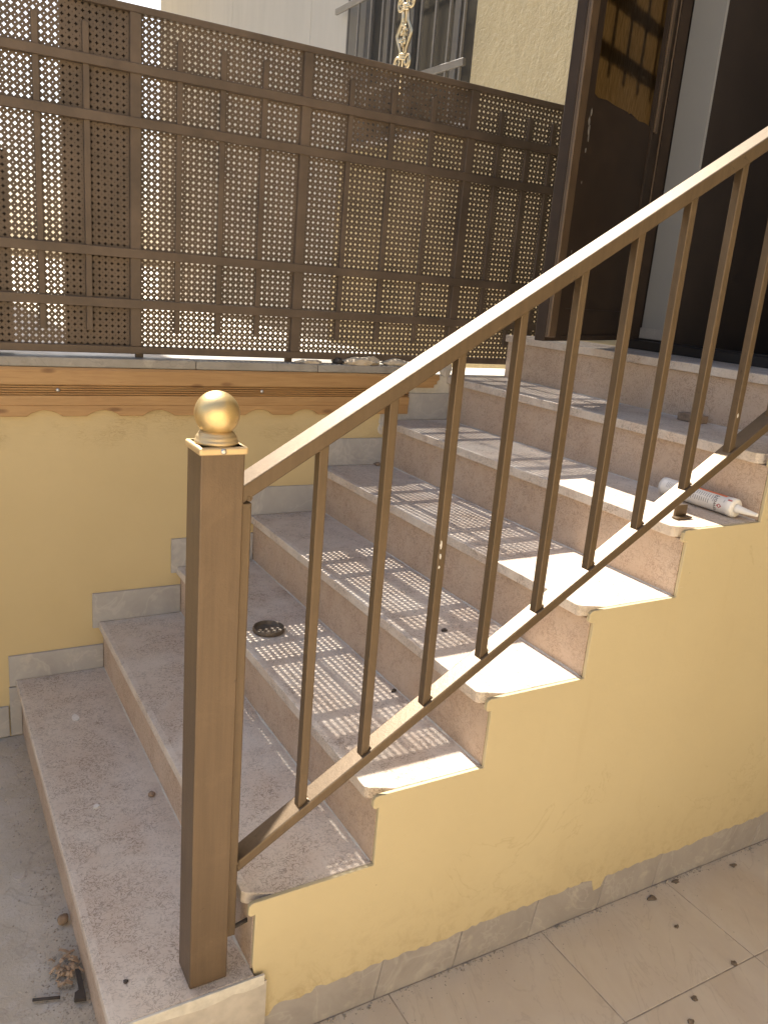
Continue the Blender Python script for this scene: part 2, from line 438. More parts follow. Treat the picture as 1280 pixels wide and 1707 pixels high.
# ------------------------------------------------------------------ mesh helpers
class MB:
    def __init__(s):
        s.v = []
        s.f = []
        s.sm = []
    def add(s, v, f, smooth=False):
        o = len(s.v)
        s.v += [tuple(x) for x in v]
        s.f += [tuple(i + o for i in q) for q in f]
        s.sm += [smooth] * len(f)
        return s
    def box(s, x0, x1, y0, y1, z0, z1):
        v = [(x0, y0, z0), (x1, y0, z0), (x1, y1, z0), (x0, y1, z0), (x0, y0, z1), (x1, y0, z1), (x1, y1, z1), (x0, y1, z1)]
        f = [(3, 2, 1, 0), (4, 5, 6, 7), (0, 1, 5, 4), (1, 2, 6, 5), (2, 3, 7, 6), (3, 0, 4, 7)]
        return s.add(v, f)
    def prism(s, poly, axis, a, b):
        n = len(poly)
        def P(u, w_, t):
            return {'x': (t, u, w_), 'y': (u, t, w_), 'z': (u, w_, t)}[axis]
        v = [P(u, q, a) for u, q in poly] + [P(u, q, b) for u, q in poly]
        f = [tuple(range(n))[::-1], tuple(range(n, 2 * n))]
        f += [(i, (i + 1) % n, n + (i + 1) % n, n + i) for i in range(n)]
        return s.add(v, f)
    def lathe(s, prof, c=(0, 0, 0), seg=32, axis='z', smooth=True):
        v = []
        f = []
        n = len(prof)
        for i in range(seg):
            a = 2 * math.pi * i / seg
            for r, h in prof:
                p = (r * math.cos(a), r * math.sin(a), h)
                if axis == 'y':
                    p = (p[0], p[2], p[1])
                if axis == 'x':
                    p = (p[2], p[0], p[1])
                v.append((p[0] + c[0], p[1] + c[1], p[2] + c[2]))
        for i in range(seg):
            j = (i + 1) % seg
            for k in range(n - 1):
                f.append((i * n + k, j * n + k, j * n + k + 1, i * n + k + 1))
        return s.add(v, f, smooth)
    def tube(s, pts, r, seg=10, smooth=True):
        pts = [Vector(p) for p in pts]
        v = []
        f = []
        n = len(pts)
        ref = None
        for i, p in enumerate(pts):
            d = (pts[min(i + 1, n - 1)] - pts[max(i - 1, 0)]).normalized()
            if ref is None:
                ref = d.orthogonal().normalized()
            ref = (ref - d * ref.dot(d)).normalized()
            b = d.cross(ref)
            rr = r[i] if hasattr(r, '__len__') else r
            for k in range(seg):
                a = 2 * math.pi * k / seg
                v.append(p + (ref * math.cos(a) + b * math.sin(a)) * rr)
        for i in range(n - 1):
            for k in range(seg):
                q = (k + 1) % seg
                f.append((i * seg + k, i * seg + q, (i + 1) * seg + q, (i + 1) * seg + k))
        f.append(tuple(range(seg))[::-1])
        f.append(tuple((n - 1) * seg + k for k in range(seg)))
        return s.add(v, f, smooth)
    def lump(s, c, r, rough=.25, flat=.7, seed=0, seg=9):
        rn = random.Random(seed)
        bm = bmesh.new()
        bmesh.ops.create_icosphere(bm, subdivisions=2, radius=1)
        ph = [rn.uniform(0, 6) for _ in range(6)]
        for q in bm.verts:
            p = q.co.copy()
            k = 1 + rough * (math.sin(3 * p.x + ph[0]) * math.sin(4 * p.y + ph[1]) + .6 * math.sin(6 * p.z + ph[2]) * math.sin(5 * p.x + ph[3])) + rn.uniform(-.5, .5) * rough * .5
            q.co = Vector((p.x * k * r[0], p.y * k * r[1], max(p.z * k, -flat) * r[2]))
        v = [tuple(q.co + Vector(c)) for q in bm.verts]
        f = [tuple(x.index for x in fc.verts) for fc in bm.faces]
        bm.free()
        return s.add(v, f, False)
    def build(s, name, mat, parent=None, bevel=0, origin=None, seg=2):
        base = Vector((0, 0, 0))
        p = parent
        while p is not None:
            base += p.location
            p = p.parent
        o_loc = Vector(origin) if origin is not None else (Vector((0, 0, 0)) + base)
        me = bpy.data.meshes.new(name)
        me.from_pydata([(x - o_loc.x, y - o_loc.y, z - o_loc.z) for x, y, z in s.v], [], s.f)
        bm = bmesh.new()
        bm.from_mesh(me)
        bmesh.ops.recalc_face_normals(bm, faces=bm.faces)
        bm.to_mesh(me)
        bm.free()
        for i, pl in enumerate(me.polygons):
            pl.use_smooth = s.sm[i]
        me.materials.append(mat)
        o = bpy.data.objects.new(name, me)
        col.objects.link(o)
        o.location = o_loc - base
        if parent is not None:
            o.parent = parent
        if bevel:
            b = o.modifiers.new('bevel', 'BEVEL')
            b.width = bevel
            b.segments = seg
            b.limit_method = 'ANGLE'
            b.angle_limit = rad(40)
            b.harden_normals = False
        return o

def tag(o, label, cat, group=None):
    o['label'] = label
    o['category'] = cat
    if group:
        o['group'] = group
    return o

def thing(name, label, cat, loc=(0, 0, 0), group=None):
    o = bpy.data.objects.new(name, None)
    col.objects.link(o)
    o.location = loc
    o.empty_display_size = .1
    return tag(o, label, cat, group)

def structure(o):
    o['kind'] = 'structure'
    return o

def copy_part(o, loc, parent):
    c = o.copy()
    col.objects.link(c)
    c.parent = parent
    c.location = loc
    return c

# ------------------------------------------------------------------ measures
H = .17
T = .26366
W = 1.4334
NS = 8
LAND_X = 2.10               # facade plane
FZ = -.03                   # lower floor
FY = W + .045               # fence sheet

# ------------------------------------------------------------------ ground
structure(MB().box(-40, 40, -40, W + .1, -.30, FZ - .004).build('ground', M_CONC))
flo = structure(MB().box(.17, 3.4, -3.2, 0, FZ - .05, FZ - .0014).build('courtyard_floor', M_GROUT))
n = 0
for i in range(-2, 5):
    for j in range(-1, 7):
        x0 = 1.062 + .4485 * i
        y1 = -.297 - .4485 * j
        y0 = y1 - .4485
        xa = max(x0 + .0014, .172)
        yb = min(y1 - .0019, -.0045)
        t_ = MB().box(xa, x0 + .4468, y0 + .0017, yb, FZ - .012, FZ + random.uniform(-.0004, .0004))
        o = t_.build('floor_tile', M_FLOOR, flo, .0012, origin=(x0, y0, FZ), seg=1)

# raised garden ground behind the fence
structure(MB().box(-40, 40, W + .28, 60, -.3, 1.13).build('garden_ground', M_PALE))

# ------------------------------------------------------------------ staircase
st = thing('staircase', 'straight flight of eight speckled pink limestone steps beside the yellow side wall', 'staircase', (0, 0, 0))
def step_z(k):
    return (k + 1) * H
def nose_x(k):
    return k * T
SL = .027
for k in range(NS):
    x0, z = nose_x(k), step_z(k)
    x1 = nose_x(k + 1) + .016 if k < NS - 1 else LAND_X + .02
    yn = .006 if k else -.012
    if k:
        poly = [(x0, yn + .031), (x0 + .006, yn + .024), (x0 + .057, yn), (x1, yn), (x1, W), (x0, W)]
    else:
        poly = [(x0, yn), (x1, yn), (x1, W), (x0, W)]
    MB().prism(poly, 'z', z - SL, z).build('tread', M_TREAD, st, .0022)
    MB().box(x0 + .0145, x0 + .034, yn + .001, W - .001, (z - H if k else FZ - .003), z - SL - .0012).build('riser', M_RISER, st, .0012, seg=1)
    if k < NS - 1:
        jm = MB()
        xr = nose_x(k + 1) + .0145
        n_ = 40
        pts_ = []
        for i in range(n_ + 1):
            y = .012 + (W - .022) * i / n_
            pts_.append((y, random.uniform(.0015, .0055), random.uniform(.001, .0035)))
        v_ = []
        for y, a, b in pts_:
            v_ += [(xr + .002, y, z - .001), (xr - a, y, z - .0003), (xr - a * .5, y, z + b * .7), (xr + .002, y, z + b)]
        f_ = []
        for i in range(n_):
            for q in range(3):
                f_.append((4 * i + q, 4 * i + q + 1, 4 * i + 5 + q, 4 * i + 4 + q))
        jm.add(v_, f_)
        jm.build('joint_grout', M_BAND, st)
# mass under the steps
prof = []
for k in range(NS):
    prof += [(nose_x(k) + .036, step_z(k) - H - .03 if k else FZ), (nose_x(k) + .036, step_z(k) - SL - .002)]
prof += [(LAND_X, step_z(7) - SL - .002), (LAND_X, FZ)]
MB().prism(prof, 'y', .0085, W - .002).build('stair_core', M_MORTAR, st)
# yellow painted skin over the open end, with the nosing outline
sk = [(.306, .145), (.283, .16), (.2775, .19)]
ov = .0148
for k in range(1, NS):
    x0, z = nose_x(k), step_z(k) - .0006
    rx = x0 + ov + random.uniform(-.001, .001)
    sk += [(rx, z - SL - .002), (x0 + .006 + random.uniform(-.002, .002), z - SL - .003), (x0 + .0005, z - SL + .003),
           (x0 + .0015, z - .007), (x0 + .006, z - .0015), (x0 + .012, z)]
    nx = nose_x(k + 1) + ov if k < NS - 1 else LAND_X
    sk += [(nx, z)]
N = 150
for i in range(N + 1):
    x = LAND_X + (.3065 - LAND_X) * i / N
    sk.append((x, .0705 + .003 * math.sin(x * 7.3) + .0028 * math.sin(x * 23) + random.uniform(-.0038, .0038) - (.034 if abs(x - 1.235) < .018 else 0) - (.03 if x < .33 else .012 if x < .42 else 0)))
MB().prism(sk, 'y', -.004, .0055).build('side_wall', M_YELLOW, st, .0016)
# paler mortar edge and rough face at the open end of the lowest step
e = MB()
xs = [(-.002 + .302 * i / 14) for i in range(15)]
top = [(x, .1695) for x in xs]
bot = [(x, .143 + random.uniform(-.004, .004) + .003 * math.sin(x * 31)) for x in xs][::-1]
e.prism(top + bot, 'y', -.0177, -.0125)
e.build('mortar_edge', M_BAND, st, .001)
MB().box(.0145, .305, -.0165, -.012, FZ - .002, .152).build('step_end_face', M_MORTAR, st)
# grey base tiles along the foot of the yellow side wall
bx = [.307, .585, .80, 1.03, 1.262, 1.472, 1.90, 2.3]
for i in range(len(bx) - 1):
    d0, d1 = random.uniform(-.008, .012), random.uniform(-.008, .012)
    if i == 0:
        d0 = 0
    tt = .078 + random.uniform(-.004, .004)
    t2 = .078 + random.uniform(-.004, .004)
    pl = [(bx[i] + .0008 - (d0 if i else 0), FZ - .002), (bx[i + 1] - .0008 - .010, FZ - .002), (bx[i + 1] - .0008 + .008, t2), (bx[i] + .0008 + (.008 if i else 0), tt)]
    if i == 0:
        pl[0] = (bx[0], FZ - .002)
    else:
        pl[0] = (bx[i] + .0008 - .010, FZ - .002)
    MB().prism(pl, 'y', -.0026, .0082).build('base_tile', M_BASE, st, .0012, origin=(bx[i], 0, 0), seg=1)
# ------------------------------------------------------------------ left wall
lw = thing('retaining_wall', 'yellow plastered wall along the far side of the steps, under the perforated fence', 'wall', (0, W, 0))
MB().box(-6, 1.33, W, W + .27, -.2, 1.196).build('plaster_face', M_LEFT, lw)
MB().box(1.331, LAND_X, W + .001, W + .269, -.2, 1.194).build('bare_plaster', M_PLASTER, lw, .004)
cx = [-3.0, -2.1, -1.2, -.31, .58, 1.02, 1.515]
for i in range(len(cx) - 1):
    dz = -.004 * (i - 3)
    o = MB().box(cx[i] + .001, cx[i + 1] - .001, W - .014, W + .275, 1.1965, 1.2255 + dz * .25).build('coping_slab', M_COPING, lw, .003, origin=(cx[i], W, 1.2))
# skirting tiles following the steps
for k in range(7):
    x0 = nose_x(k) - .02
    x1 = nose_x(k + 1) - .0205
    z = step_z(k)
    top = z + (.088 if k == 0 else .104)
    if k == 6:
        break
    p = [(x0, z - .02), (nose_x(k), z - .02), (nose_x(k) + .0005, z + .0008), (x1 + .02, z + .0008), (x1 + .0335, z + .001), (x1 + .0335, top - random.uniform(0, .004)), (x0, top)]
    MB().prism(p, 'y', W - .0095, W - .0004).build('skirting_tile', M_SKIRT, lw, .0012, origin=(x0, W, z), seg=1)
for i in range(3):
    MB().box(-.024 - .45 * (i + 1), -.026 - .45 * i, W - .0095, W - .0004, FZ, .08).build('skirting_tile', M_SKIRT, lw, .0012, origin=(-.45 * i, W, 0), seg=1)
MB().box(-.022, .0135, W - .009, W - .0004, FZ, .146).build('skirting_tile', M_SKIRT, lw, .0012, origin=(0, W, 0), seg=1)

# smears of mortar where the plaster was cut round the steps
for i, (x, z, rx, rz) in enumerate(((1.315, 1.03, .02, .035), (1.05, .845, .016, .03), (1.575, 1.215, .025, .03), (.785, .66, .01, .02), (1.30, .985, .012, .02))):
    MB().lump((x, W - .002, z), (rx, .009, rz), .35, 1, 80 + i).build('mortar_smear', M_MORTAR, lw)

# scalloped pine board
fb = thing('fascia_board', 'orange pine board with grooves and a scalloped lower edge under the grey coping', 'wooden board', (0, W, 1.1))
yf0, yf1 = W - .021, W - .0006
pr = [(yf1, 1.0805), (yf0, 1.0805)]
for i in range(5):
    zc = 1.113 + .0073 * i
    pr += [(yf0, zc - .003), (yf0 + .009, zc - .0016), (yf0 + .009, zc + .0016), (yf0, zc + .003)]
pr += [(yf0, 1.188), (yf0 + .004, 1.1955), (yf1, 1.1955)]
MB().prism(pr, 'x', -2.0, 1.405).build('board', M_WOOD, fb)
lo = [(1.405, 1.0803)]
lo += [(-2.0, 1.0803), (-2.0, 1.046)]
k0 = -12
for q in range(k0, 9):
    a = .06 + .1735 * q
    if a < -1.98 or a > 1.25:
        continue
    for i in range(9):
        u = i / 8
        zz = 1.046 + .019 * (math.sin(math.pi * u) ** .8)
        lo.append((a + .102 * u, zz))
lo += [(1.405, 1.046)]
MB().prism(lo, 'y', yf0 + .0004, yf1).build('scalloped_edge', M_WOOD, fb, .0015, seg=1)
og = [(1.4054, 1.1955), (1.535, 1.1955), (1.537, 1.178), (1.526, 1.172), (1.526, 1.160), (1.514, 1.158), (1.512, 1.146), (1.4054, 1.146)]
MB().prism(og, 'y', yf0 + .001, yf1).build('stepped_end', M_WOOD, fb, .001, seg=1)
for x, z in ((.15, 1.1275), (.81, 1.1275), (-.5, 1.1275)):
    MB().lathe([(0, -.0045), (.0035, -.004), (.0062, -.001), (.0064, .0006)], (x, yf0, z), 14, 'y').build('screw', M_STEEL, fb)

# ------------------------------------------------------------------ perforated fence
fe = thing('perforated_fence', 'brown metal fence panel pierced with small crosses and dots on top of the yellow wall', 'fence', (0, FY, 1.24))
posts = [-1.257, -.706, -.155, .396, .9465, 1.605, 2.07]
zb0, zb1, zt0, zt1 = 1.2375, 1.261, 2.2135, 2.2335
yb0, yb1 = FY - .016, FY + .016
def perforated(x0, x1, z0, z1, parent):
    p = .0188
    nx = max(1, round((x1 - x0) / p))
    nz = round((z1 - z0) / p)
    px, pz = (x1 - x0) / nx, (z1 - z0) / nz
    h, a, v_, w_, c = .5, .268, .098, .058, .072
    q = [(a, 0), (h, 0), (h, h - c), (a, w_), (h - .72 * c, h - .72 * c), (v_, v_), (h - c, h), (w_, a), (0, h), (0, a)]
    qf = [(0, 1, 2, 3), (3, 2, 4, 5), (5, 4, 6, 7), (7, 6, 8, 9)]
    inner = [(0, 3), (3, 5), (5, 7), (7, 9)]
    dots = [(2, 4), (4, 6)]
    cv, cf = [], []
    for sx, sz in ((1, 1), (-1, 1), (-1, -1), (1, -1)):
        flip = sx * sz < 0
        o = len(cv)
        for yy in (-.0003, .0003):
            cv += [(sx * u, yy, sz * t) for u, t in q]
        for f in qf:
            g = tuple(o + i for i in f)
            b = tuple(o + 10 + i for i in f)
            cf.append(g[::-1] if flip else g)
            cf.append(b if flip else b[::-1])
        for i, j in inner:
            cf.append((o + i, o + j, o + 10 + j, o + 10 + i) if not flip else (o + j, o + i, o + 10 + i, o + 10 + j))
        for i, j in dots:
            cf.append((o + j, o + i, o + 10 + i, o + 10 + j) if not flip else (o + i, o + j, o + 10 + j, o + 10 + i))
    V, F = [], []
    nv = len(cv)
    cnt = 0
    for i in range(nx):
        ux = x0 + (i + .5) * px
        for j in range(nz):
            uz = z0 + (j + .5) * pz
            V += [(ux + u * px, yy, uz + t * pz) for u, yy, t in cv]
            b = cnt * nv
            F += [tuple(k + b for k in f) for f in cf]
            cnt += 1
    me = bpy.data.meshes.new('perforated_panel')
    me.from_pydata([(x, y, z - parent.location.z) for x, y, z in V], [], F)
    me.materials.append(M_FENCE)
    o = bpy.data.objects.new('perforated_panel', me)
    col.objects.link(o)
    o.parent = parent
    return o
for i in range(len(posts) - 1):
    perforated(posts[i] + .004, posts[i + 1] - .004, zb1 - .006, zt0 + .006, fe)
for x in posts:
    MB().box(x - .0165, x + .0165, yb0, yb1, zb1 + .0003, zt0 - .0003).build('post', M_FENCE, fe, .0015, origin=(x, FY, 1.24), seg=1)
MB().box(-1.273, 2.087, yb0, yb1, zt0, zt1).build('top_rail', M_FENCE, fe, .0015, seg=1)
MB().box(-1.273, 2.087, yb0, yb1, zb0, zb1).build('bottom_rail', M_FENCE, fe, .0015, seg=1)
rz = [(2.053, 2.080), (1.906, 1.934), (1.531, 1.559), (1.379, 1.407)]
for a, b in rz:
    MB().box(-1.273, 2.087, yb0 - .006, FY - .002, a, b).build('rail', M_FENCE, fe, .0015, origin=(0, FY, a), seg=1)
bars = [-1.117, -.981, -.846, -.566, -.43, -.295, -.015, .121, .256, .528, .664, .802, 1.11, 1.271, 1.434, 1.736, 1.870, 1.985]
b0 = MB().box(-.0088, .0088, yb0 + .001, FY - .0015, 1.307, 2.163).build('upright_bar', M_FENCE, fe, .001, origin=(0, FY, 1.24), seg=1)
b0.location = (bars[0], 0, 0)
for x in bars[1:]:
    copy_part(b0, (x, 0, 0), fe)
# second sheet closing the left field from behind
MB().box(.19, .398, FY + .02, FY + .024, 1.235, 2.22).build('backing_sheet', M_DOOR, fe)
MB().box(-.30, .045, FY + .04, FY + .044, 1.235, 1.80).build('backing_sheet', M_DOOR, fe)
# feet standing on the coping
for x in (-1.2, -.66, -.1, .41, .93, 1.59):
    MB().box(x - .012, x + .012, FY - .004, FY + .010, 1.2205, zb0).build('foot', M_FENCE, fe, origin=(x, FY, 1.24))

# ------------------------------------------------------------------ house
hs = thing('house', 'house front with rough yellow stucco, barred window and open dark doorway', 'house', (LAND_X, 1.0, 1.36))
DY0, DY1, DZ1 = -.15, 1.06, 3.55
WY0, WY1, WZ0, WZ1 = 2.25, 3.585, 2.27, 3.75
X0, X1 = LAND_X, LAND_X + .25
HT = 5.2
f = MB()
f.box(X0, X1, DY1, WY0, -.2, HT)
f.box(X0, X1, WY0, WY1, -.2, WZ0)
f.box(X0, X1, WY0, WY1, WZ1, HT)
f.box(X0, X1, DY0, DY1, DZ1, HT)
f.box(X0, X1, -5, DY0, -.2, HT)
f.box(X0, X1, DY0, DY1, -.2, 1.30)
f.build('yellow_front', M_STUCCO, hs)
g = MB()
for a, b in ((WY1 + .001, 4.105), (4.109, 5.6), (5.604, 7.70)):
    g.box(X0 + .004, X1, a, b, -.2, HT)
g.build('beige_front', M_BEIGE, hs)
# room behind the doorway
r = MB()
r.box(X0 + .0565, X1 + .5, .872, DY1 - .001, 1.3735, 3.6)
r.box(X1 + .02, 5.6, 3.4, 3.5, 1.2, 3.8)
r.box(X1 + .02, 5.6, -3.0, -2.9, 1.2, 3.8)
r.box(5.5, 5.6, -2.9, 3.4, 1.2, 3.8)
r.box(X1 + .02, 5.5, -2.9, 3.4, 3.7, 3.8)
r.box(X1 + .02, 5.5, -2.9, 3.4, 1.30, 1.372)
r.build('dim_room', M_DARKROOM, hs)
MB().box(X0 - .01, 5.6, -5, 7.7, HT, HT + .15).build('roof', M_CREAM, hs)
# white wall pier just inside, with its skirting
wp = MB().box(X0 + .045, X0 + .056, .872, DY1 - .0495, 1.4, 3.5).build('white_reveal', M_WHITE, hs)
MB().box(X0 + .037, X0 + .0448, .856, DY1 - .0495, 1.4, 1.437).build('skirting', M_SKIRT, hs, .001)
# threshold and frame
th = MB()
th.prism([(X0 - .012, 1.361), (X0 - .012, 1.392), (X0 + .006, 1.395), (X0 + .006, 1.388), (X0 + .02, 1.388), (X0 + .02, 1.399), (X0 + .036, 1.399), (X0 + .036, 1.361)], 'y', DY0 + .001, DY1 - .03)
th.build('threshold', M_BLACK, hs, .001)
fr = MB()
r.box(X0 + .0565, X1 + .5, .872, DY1 - .001, 1.3735, 3.6)
fr.box(X0 - .014, X0 + .03, DY1 - .029, DY1 - .001, 1.361, 3.52)
fr.box(X0 - .006, X0 + .04, DY1 - .048, DY1 - .0292, 1.362, 3.5)
fr.build('door_frame', M_DOOR, hs, .002)

# open door leaf
hx, hy = 2.09, 1.03
fx, fy = 1.45, .757   # free edge
L = math.hypot(fx - hx, fy - hy)
ang = math.atan2(fy - hy, fx - hx)
dr = bpy.data.objects.new('door', None)
col.objects.link(dr)
dr.parent = hs
dr.location = (hx - LAND_X, hy - 1.0, 0)
dr.rotation_euler = (0, 0, ang)
dr['label'] = 'dark brown metal door leaf standing open over the top steps'
dr.empty_display_size = .1
def dpart(mb, name, mat, bevel=0.0, seg=1):
    me_o = mb.build(name, mat, None, bevel, seg=seg)
    me_o.parent = dr
    me_o.location = (0, 0, -1.36)
    return me_o
# local frame: +x from hinge to free edge, +y towards the camera side (rotated), z up
dz0, dz1 = 1.389, 3.46
gz = 2.108
fr = MB()
r.box(X0 + .0565, X1 + .5, .872, DY1 - .001, 1.3735, 3.6)
fr.box(.0, .088, -.02, .014, dz0, dz1)
fr.box(.575, L - .001, -.02, .014, dz0, dz1)
fr.box(.0883, .5747, -.02, .014, dz0, dz0 + .018)
fr.box(.0883, .5747, -.02, .014, dz1 - .1, dz1)
dpart(fr, 'leaf_frame', M_DOOR, .002)
fl = MB()
fl.box(L - .062, L, .0145, .022, dz0 + .012, dz1)
fl.box(L - .040, L + .004, .0222, .030, dz0 + .014, dz1 - .002)
dpart(fl, 'edge_flange', M_DOORF, .002)
bd = MB()
bd.box(.060, .086, .0145, .022, gz - .02, dz1 - .09)
bd.box(.012, .020, .0145, .019, dz0 + .1, dz1 - .05)
dpart(bd, 'glazing_bead', M_DOORF, .002)
dpart(MB().box(.0885, .5745, -.006, -.001, dz0 + .019, dz1 - .1005), 'glass', M_REED)
sh = [(.0885, gz - .004), (.15, gz - .001), (.20, gz - .006), (.27, gz + .004), (.285, gz - .003), (.30, gz + .003), (.40, gz + .001), (.47, gz + .004), (.53, gz - .003), (.5745, gz + .006)]
pl = MB().prism([(.5745, dz0 + .0185), (.0885, dz0 + .0185)] + sh, 'y', .0002, .007)
dpart(pl, 'lower_panel', M_DOOR, .001)
dpart(MB().box(.0885, .5745, .0072, .0085, dz0 + .10, dz0 + .102), 'panel_seam', M_BLACK)
gr = MB()
r.box(X0 + .0565, X1 + .5, .872, DY1 - .001, 1.3735, 3.6)
for z in (2.305, 2.452, 2.90, 3.05):
    o = dpart(MB().box(.06, .60, -.062, -.050, z - .017, z + .017), 'grille_rail', M_BLACK, .001)
for i in range(5):
    s_ = .095 + .118 * i
    if s_ > .56:
        continue
    dpart(MB().box(s_ - .008, s_ + .008, -.058, -.046, 2.242, 3.2), 'grille_bar', M_BLACK, .001)
# flaked paint along the leaf edge
fk = MB()
for z, sz in ((2.055, .010), (2.03, .012), (2.005, .014), (1.985, .010), (1.95, .007), (1.86, .004), (1.66, .005)):
    fk.lump((.583 + random.uniform(-.006, .006), .0146, z), (sz * .5, .0008, sz), .4, 1, int(z * 1000))
dpart(fk, 'paint_flake', M_FLAKE)['kind'] = 'stuff'

# barred window
wd = bpy.data.objects.new('window', None)
col.objects.link(wd)
wd.parent = hs
wd.location = (0, WY0 - 1.0, WZ0 - 1.36)
wd.empty_display_size = .1
def wpart(mb, name, mat, bevel=0.0):
    return mb.build(name, mat, wd, bevel, seg=1)
fm = MB()
for a, b in ((WY0 + .001, WY0 + .06), (WY1 - .06, WY1 - .001)):
    fm.box(X0 + .12, X0 + .17, a, b, WZ0 + .001, WZ1 - .001)
for yy in (2.60, 3.05, 3.32):
    fm.box(X0 + .12, X0 + .17, yy - .025, yy + .025, WZ0 + .061, WZ1 - .061)
fm.box(X0 + .12, X0 + .17, WY0 + .0603, WY1 - .0603, WZ0 + .001, WZ0 + .06)
fm.box(X0 + .12, X0 + .17, WY0 + .0603, WY1 - .0603, WZ1 - .06, WZ1 - .001)
wpart(fm, 'window_frame', M_GRILLE, .002)
wpart(MB().box(X0 + .145, X0 + .15, WY0 + .061, WY1 - .061, WZ0 + .061, WZ1 - .061), 'pane', M_PANE)
wpart(MB().box(X0 - .03, X0 + .118, WY0 - .03, WY1 + .03, WZ0 - .03, WZ0 - .002), 'sill', M_SKIRT, .002)
xg = 2.06
wys = [2.285, 2.406, 2.534, 2.669, 2.942, 3.072, 3.202, 3.353, 3.481]
for yy in wys:
    wpart(MB().box(xg - .006, xg + .006, yy - .006, yy + .006, 2.44, 3.7), 'grille_bar', M_GRILLE, .001)
for z in (2.520, 3.005, 3.6):
    wpart(MB().box(xg - .010, xg + .0062, WY0 - .0, WY1 + .06, z - .016, z + .016), 'grille_rail', M_GRILLE, .001)
# scrolled gold casting between the bars
om = MB()
oy = 2.812
def scroll(c, r0, r1, turns, start, rr, side):
    pts = []
    for i in range(26):
        t = i / 25
        a = start + side * turns * 2 * math.pi * t
        q = r0 + (r1 - r0) * t
        pts.append((xg - .008, c[0] + q * math.cos(a), c[1] + q * math.sin(a)))
    om.tube(pts, [rr * (1 - .35 * i / 25) for i in range(26)], 8)
zc = 2.735
for sd in (-1, 1):
    for off in (0, .012):
        om.tube([(xg - .008, oy + sd * (.014 + off), zc + .115), (xg - .008, oy + sd * (.022 + off), zc + .06), (xg - .008, oy + sd * (.066 + off), zc + .002),
                 (xg - .008, oy + sd * (.060 + off), zc - .012), (xg - .008, oy + sd * (.026 + off * .6), zc - .07), (xg - .008, oy + sd * (.015 + off * .6), zc - .105)], .0062, 8)
    scroll((oy + sd * .048, zc - .128), .036, .010, 1.4, -math.pi / 2 + (0), .0085, sd)
    scroll((oy + sd * .048, zc + .140), .036, .010, 1.4, math.pi / 2, .0085, -sd)
    scroll((oy + sd * .048, zc + .31), .036, .010, 1.4, -math.pi / 2, .0085, sd)
for dz in (-.115, -.104, -.093, .112, .123, .134):
    om.tube([(xg - .012, oy - .03, zc + dz - .004), (xg - .017, oy, zc + dz), (xg - .012, oy + .03, zc + dz + .004)], .0055, 8)
rn = random.Random(3)
for i in range(16):
    t = i / 15
    om.lump((xg - .010 + rn.uniform(-.006, .004), oy + rn.uniform(-.028, .028) * (1 - abs(t - .45)), zc - .05 + .10 * t), (.010, .011, .012), .3, 1, i)
om.tube([(xg - .006, oy, 2.45), (xg - .006, oy, 3.6)], .006, 8)
wpart(om, 'gold_scroll', M_SCROLL)

# ------------------------------------------------------------------ unseen block and wall added for shade and bounce
nb = thing('sun_blocker', 'tall pale plastered block added far behind the left end of the fence to shade the lowest steps', 'house', (-3.7, 6.5, 0))
MB().box(-9, .42, 6.0, 12, -.2, 7.6).build('wall', M_CREAM, nb)  # added block, unseen, keeps the sun off the lowest steps
MB().box(-9.0, .425, 5.995, 12.0, 7.6, 7.72).build('roof', M_STUCCO, nb)  # top of the added block, sets where its shadow ends
cw = thing('bounce_wall', 'unseen cream plastered wall added opposite the steps behind the camera to bounce warm sunlight', 'wall', (0, -5.5, 0))
MB().box(-8, 6, -5.7, -5.4, -.2, 3.4).build('wall', M_CREAM, cw)  # added wall, unseen, bounces warm sunlight back onto the steps
MB().box(-8.05, 6.05, -5.75, -5.35, 3.4, 3.46).build('coping', M_COPING, cw)

# ------------------------------------------------------------------ stair railing
rl = thing('stair_railing', 'bronze painted stair railing with a gold ball on its square end post', 'railing', (.19, .045, H))
def hz(x):
    return 1.2275 + .6175 * (x - .311)     # top of the handrail
def lz(x):
    return .6005 + .632 * (x - .529)       # top of the lower rail
XE = 1.93
px0, px1, py0, py1 = .1535, .2285, .0075, .0825
MB().box(px0, px1, py0, py1, H + .0005, 1.2475).build('newel_post', M_POST, rl, .003, seg=2)
cp = MB()
cp.box(px0 - .004, px1 + .004, py0 - .004, py1 + .004, 1.2345, 1.2475)
cap = cp.build('post_cap', M_CAP, rl, .004, seg=3)
bc = (px0 + px1) / 2
by = (py0 + py1) / 2
prof = [(.0, 1.2475), (.0360, 1.2476), (.0365, 1.2515), (.0345, 1.2545), (.0335, 1.2555), (.0338, 1.2585), (.0315, 1.2615), (.0300, 1.2625), (.0300, 1.2645), (.0265, 1.267), (.0240, 1.2685)]
R0, zc0 = .0372, 1.2965
a0 = math.acos((zc0 - 1.2685) / R0)
MB().lathe(prof, (bc, by, 0), 40).build('ball_base', M_CAP, rl)
sp = []
for i in range(25):
    a = -math.pi / 2 + (math.pi) * i / 24
    sp.append((R0 * math.cos(a), zc0 + R0 * math.sin(a)))
MB().lathe(sp, (bc, by, 0), 48).build('gold_ball', M_GOLD, rl)
MB().lathe([(0, -.003), (.002, -.0032), (.0045, -.0025), (.005, .0005)], (px0 + .036, py0 - .004, 1.2415), 14, 'y').build('screw', M_STEEL, rl)
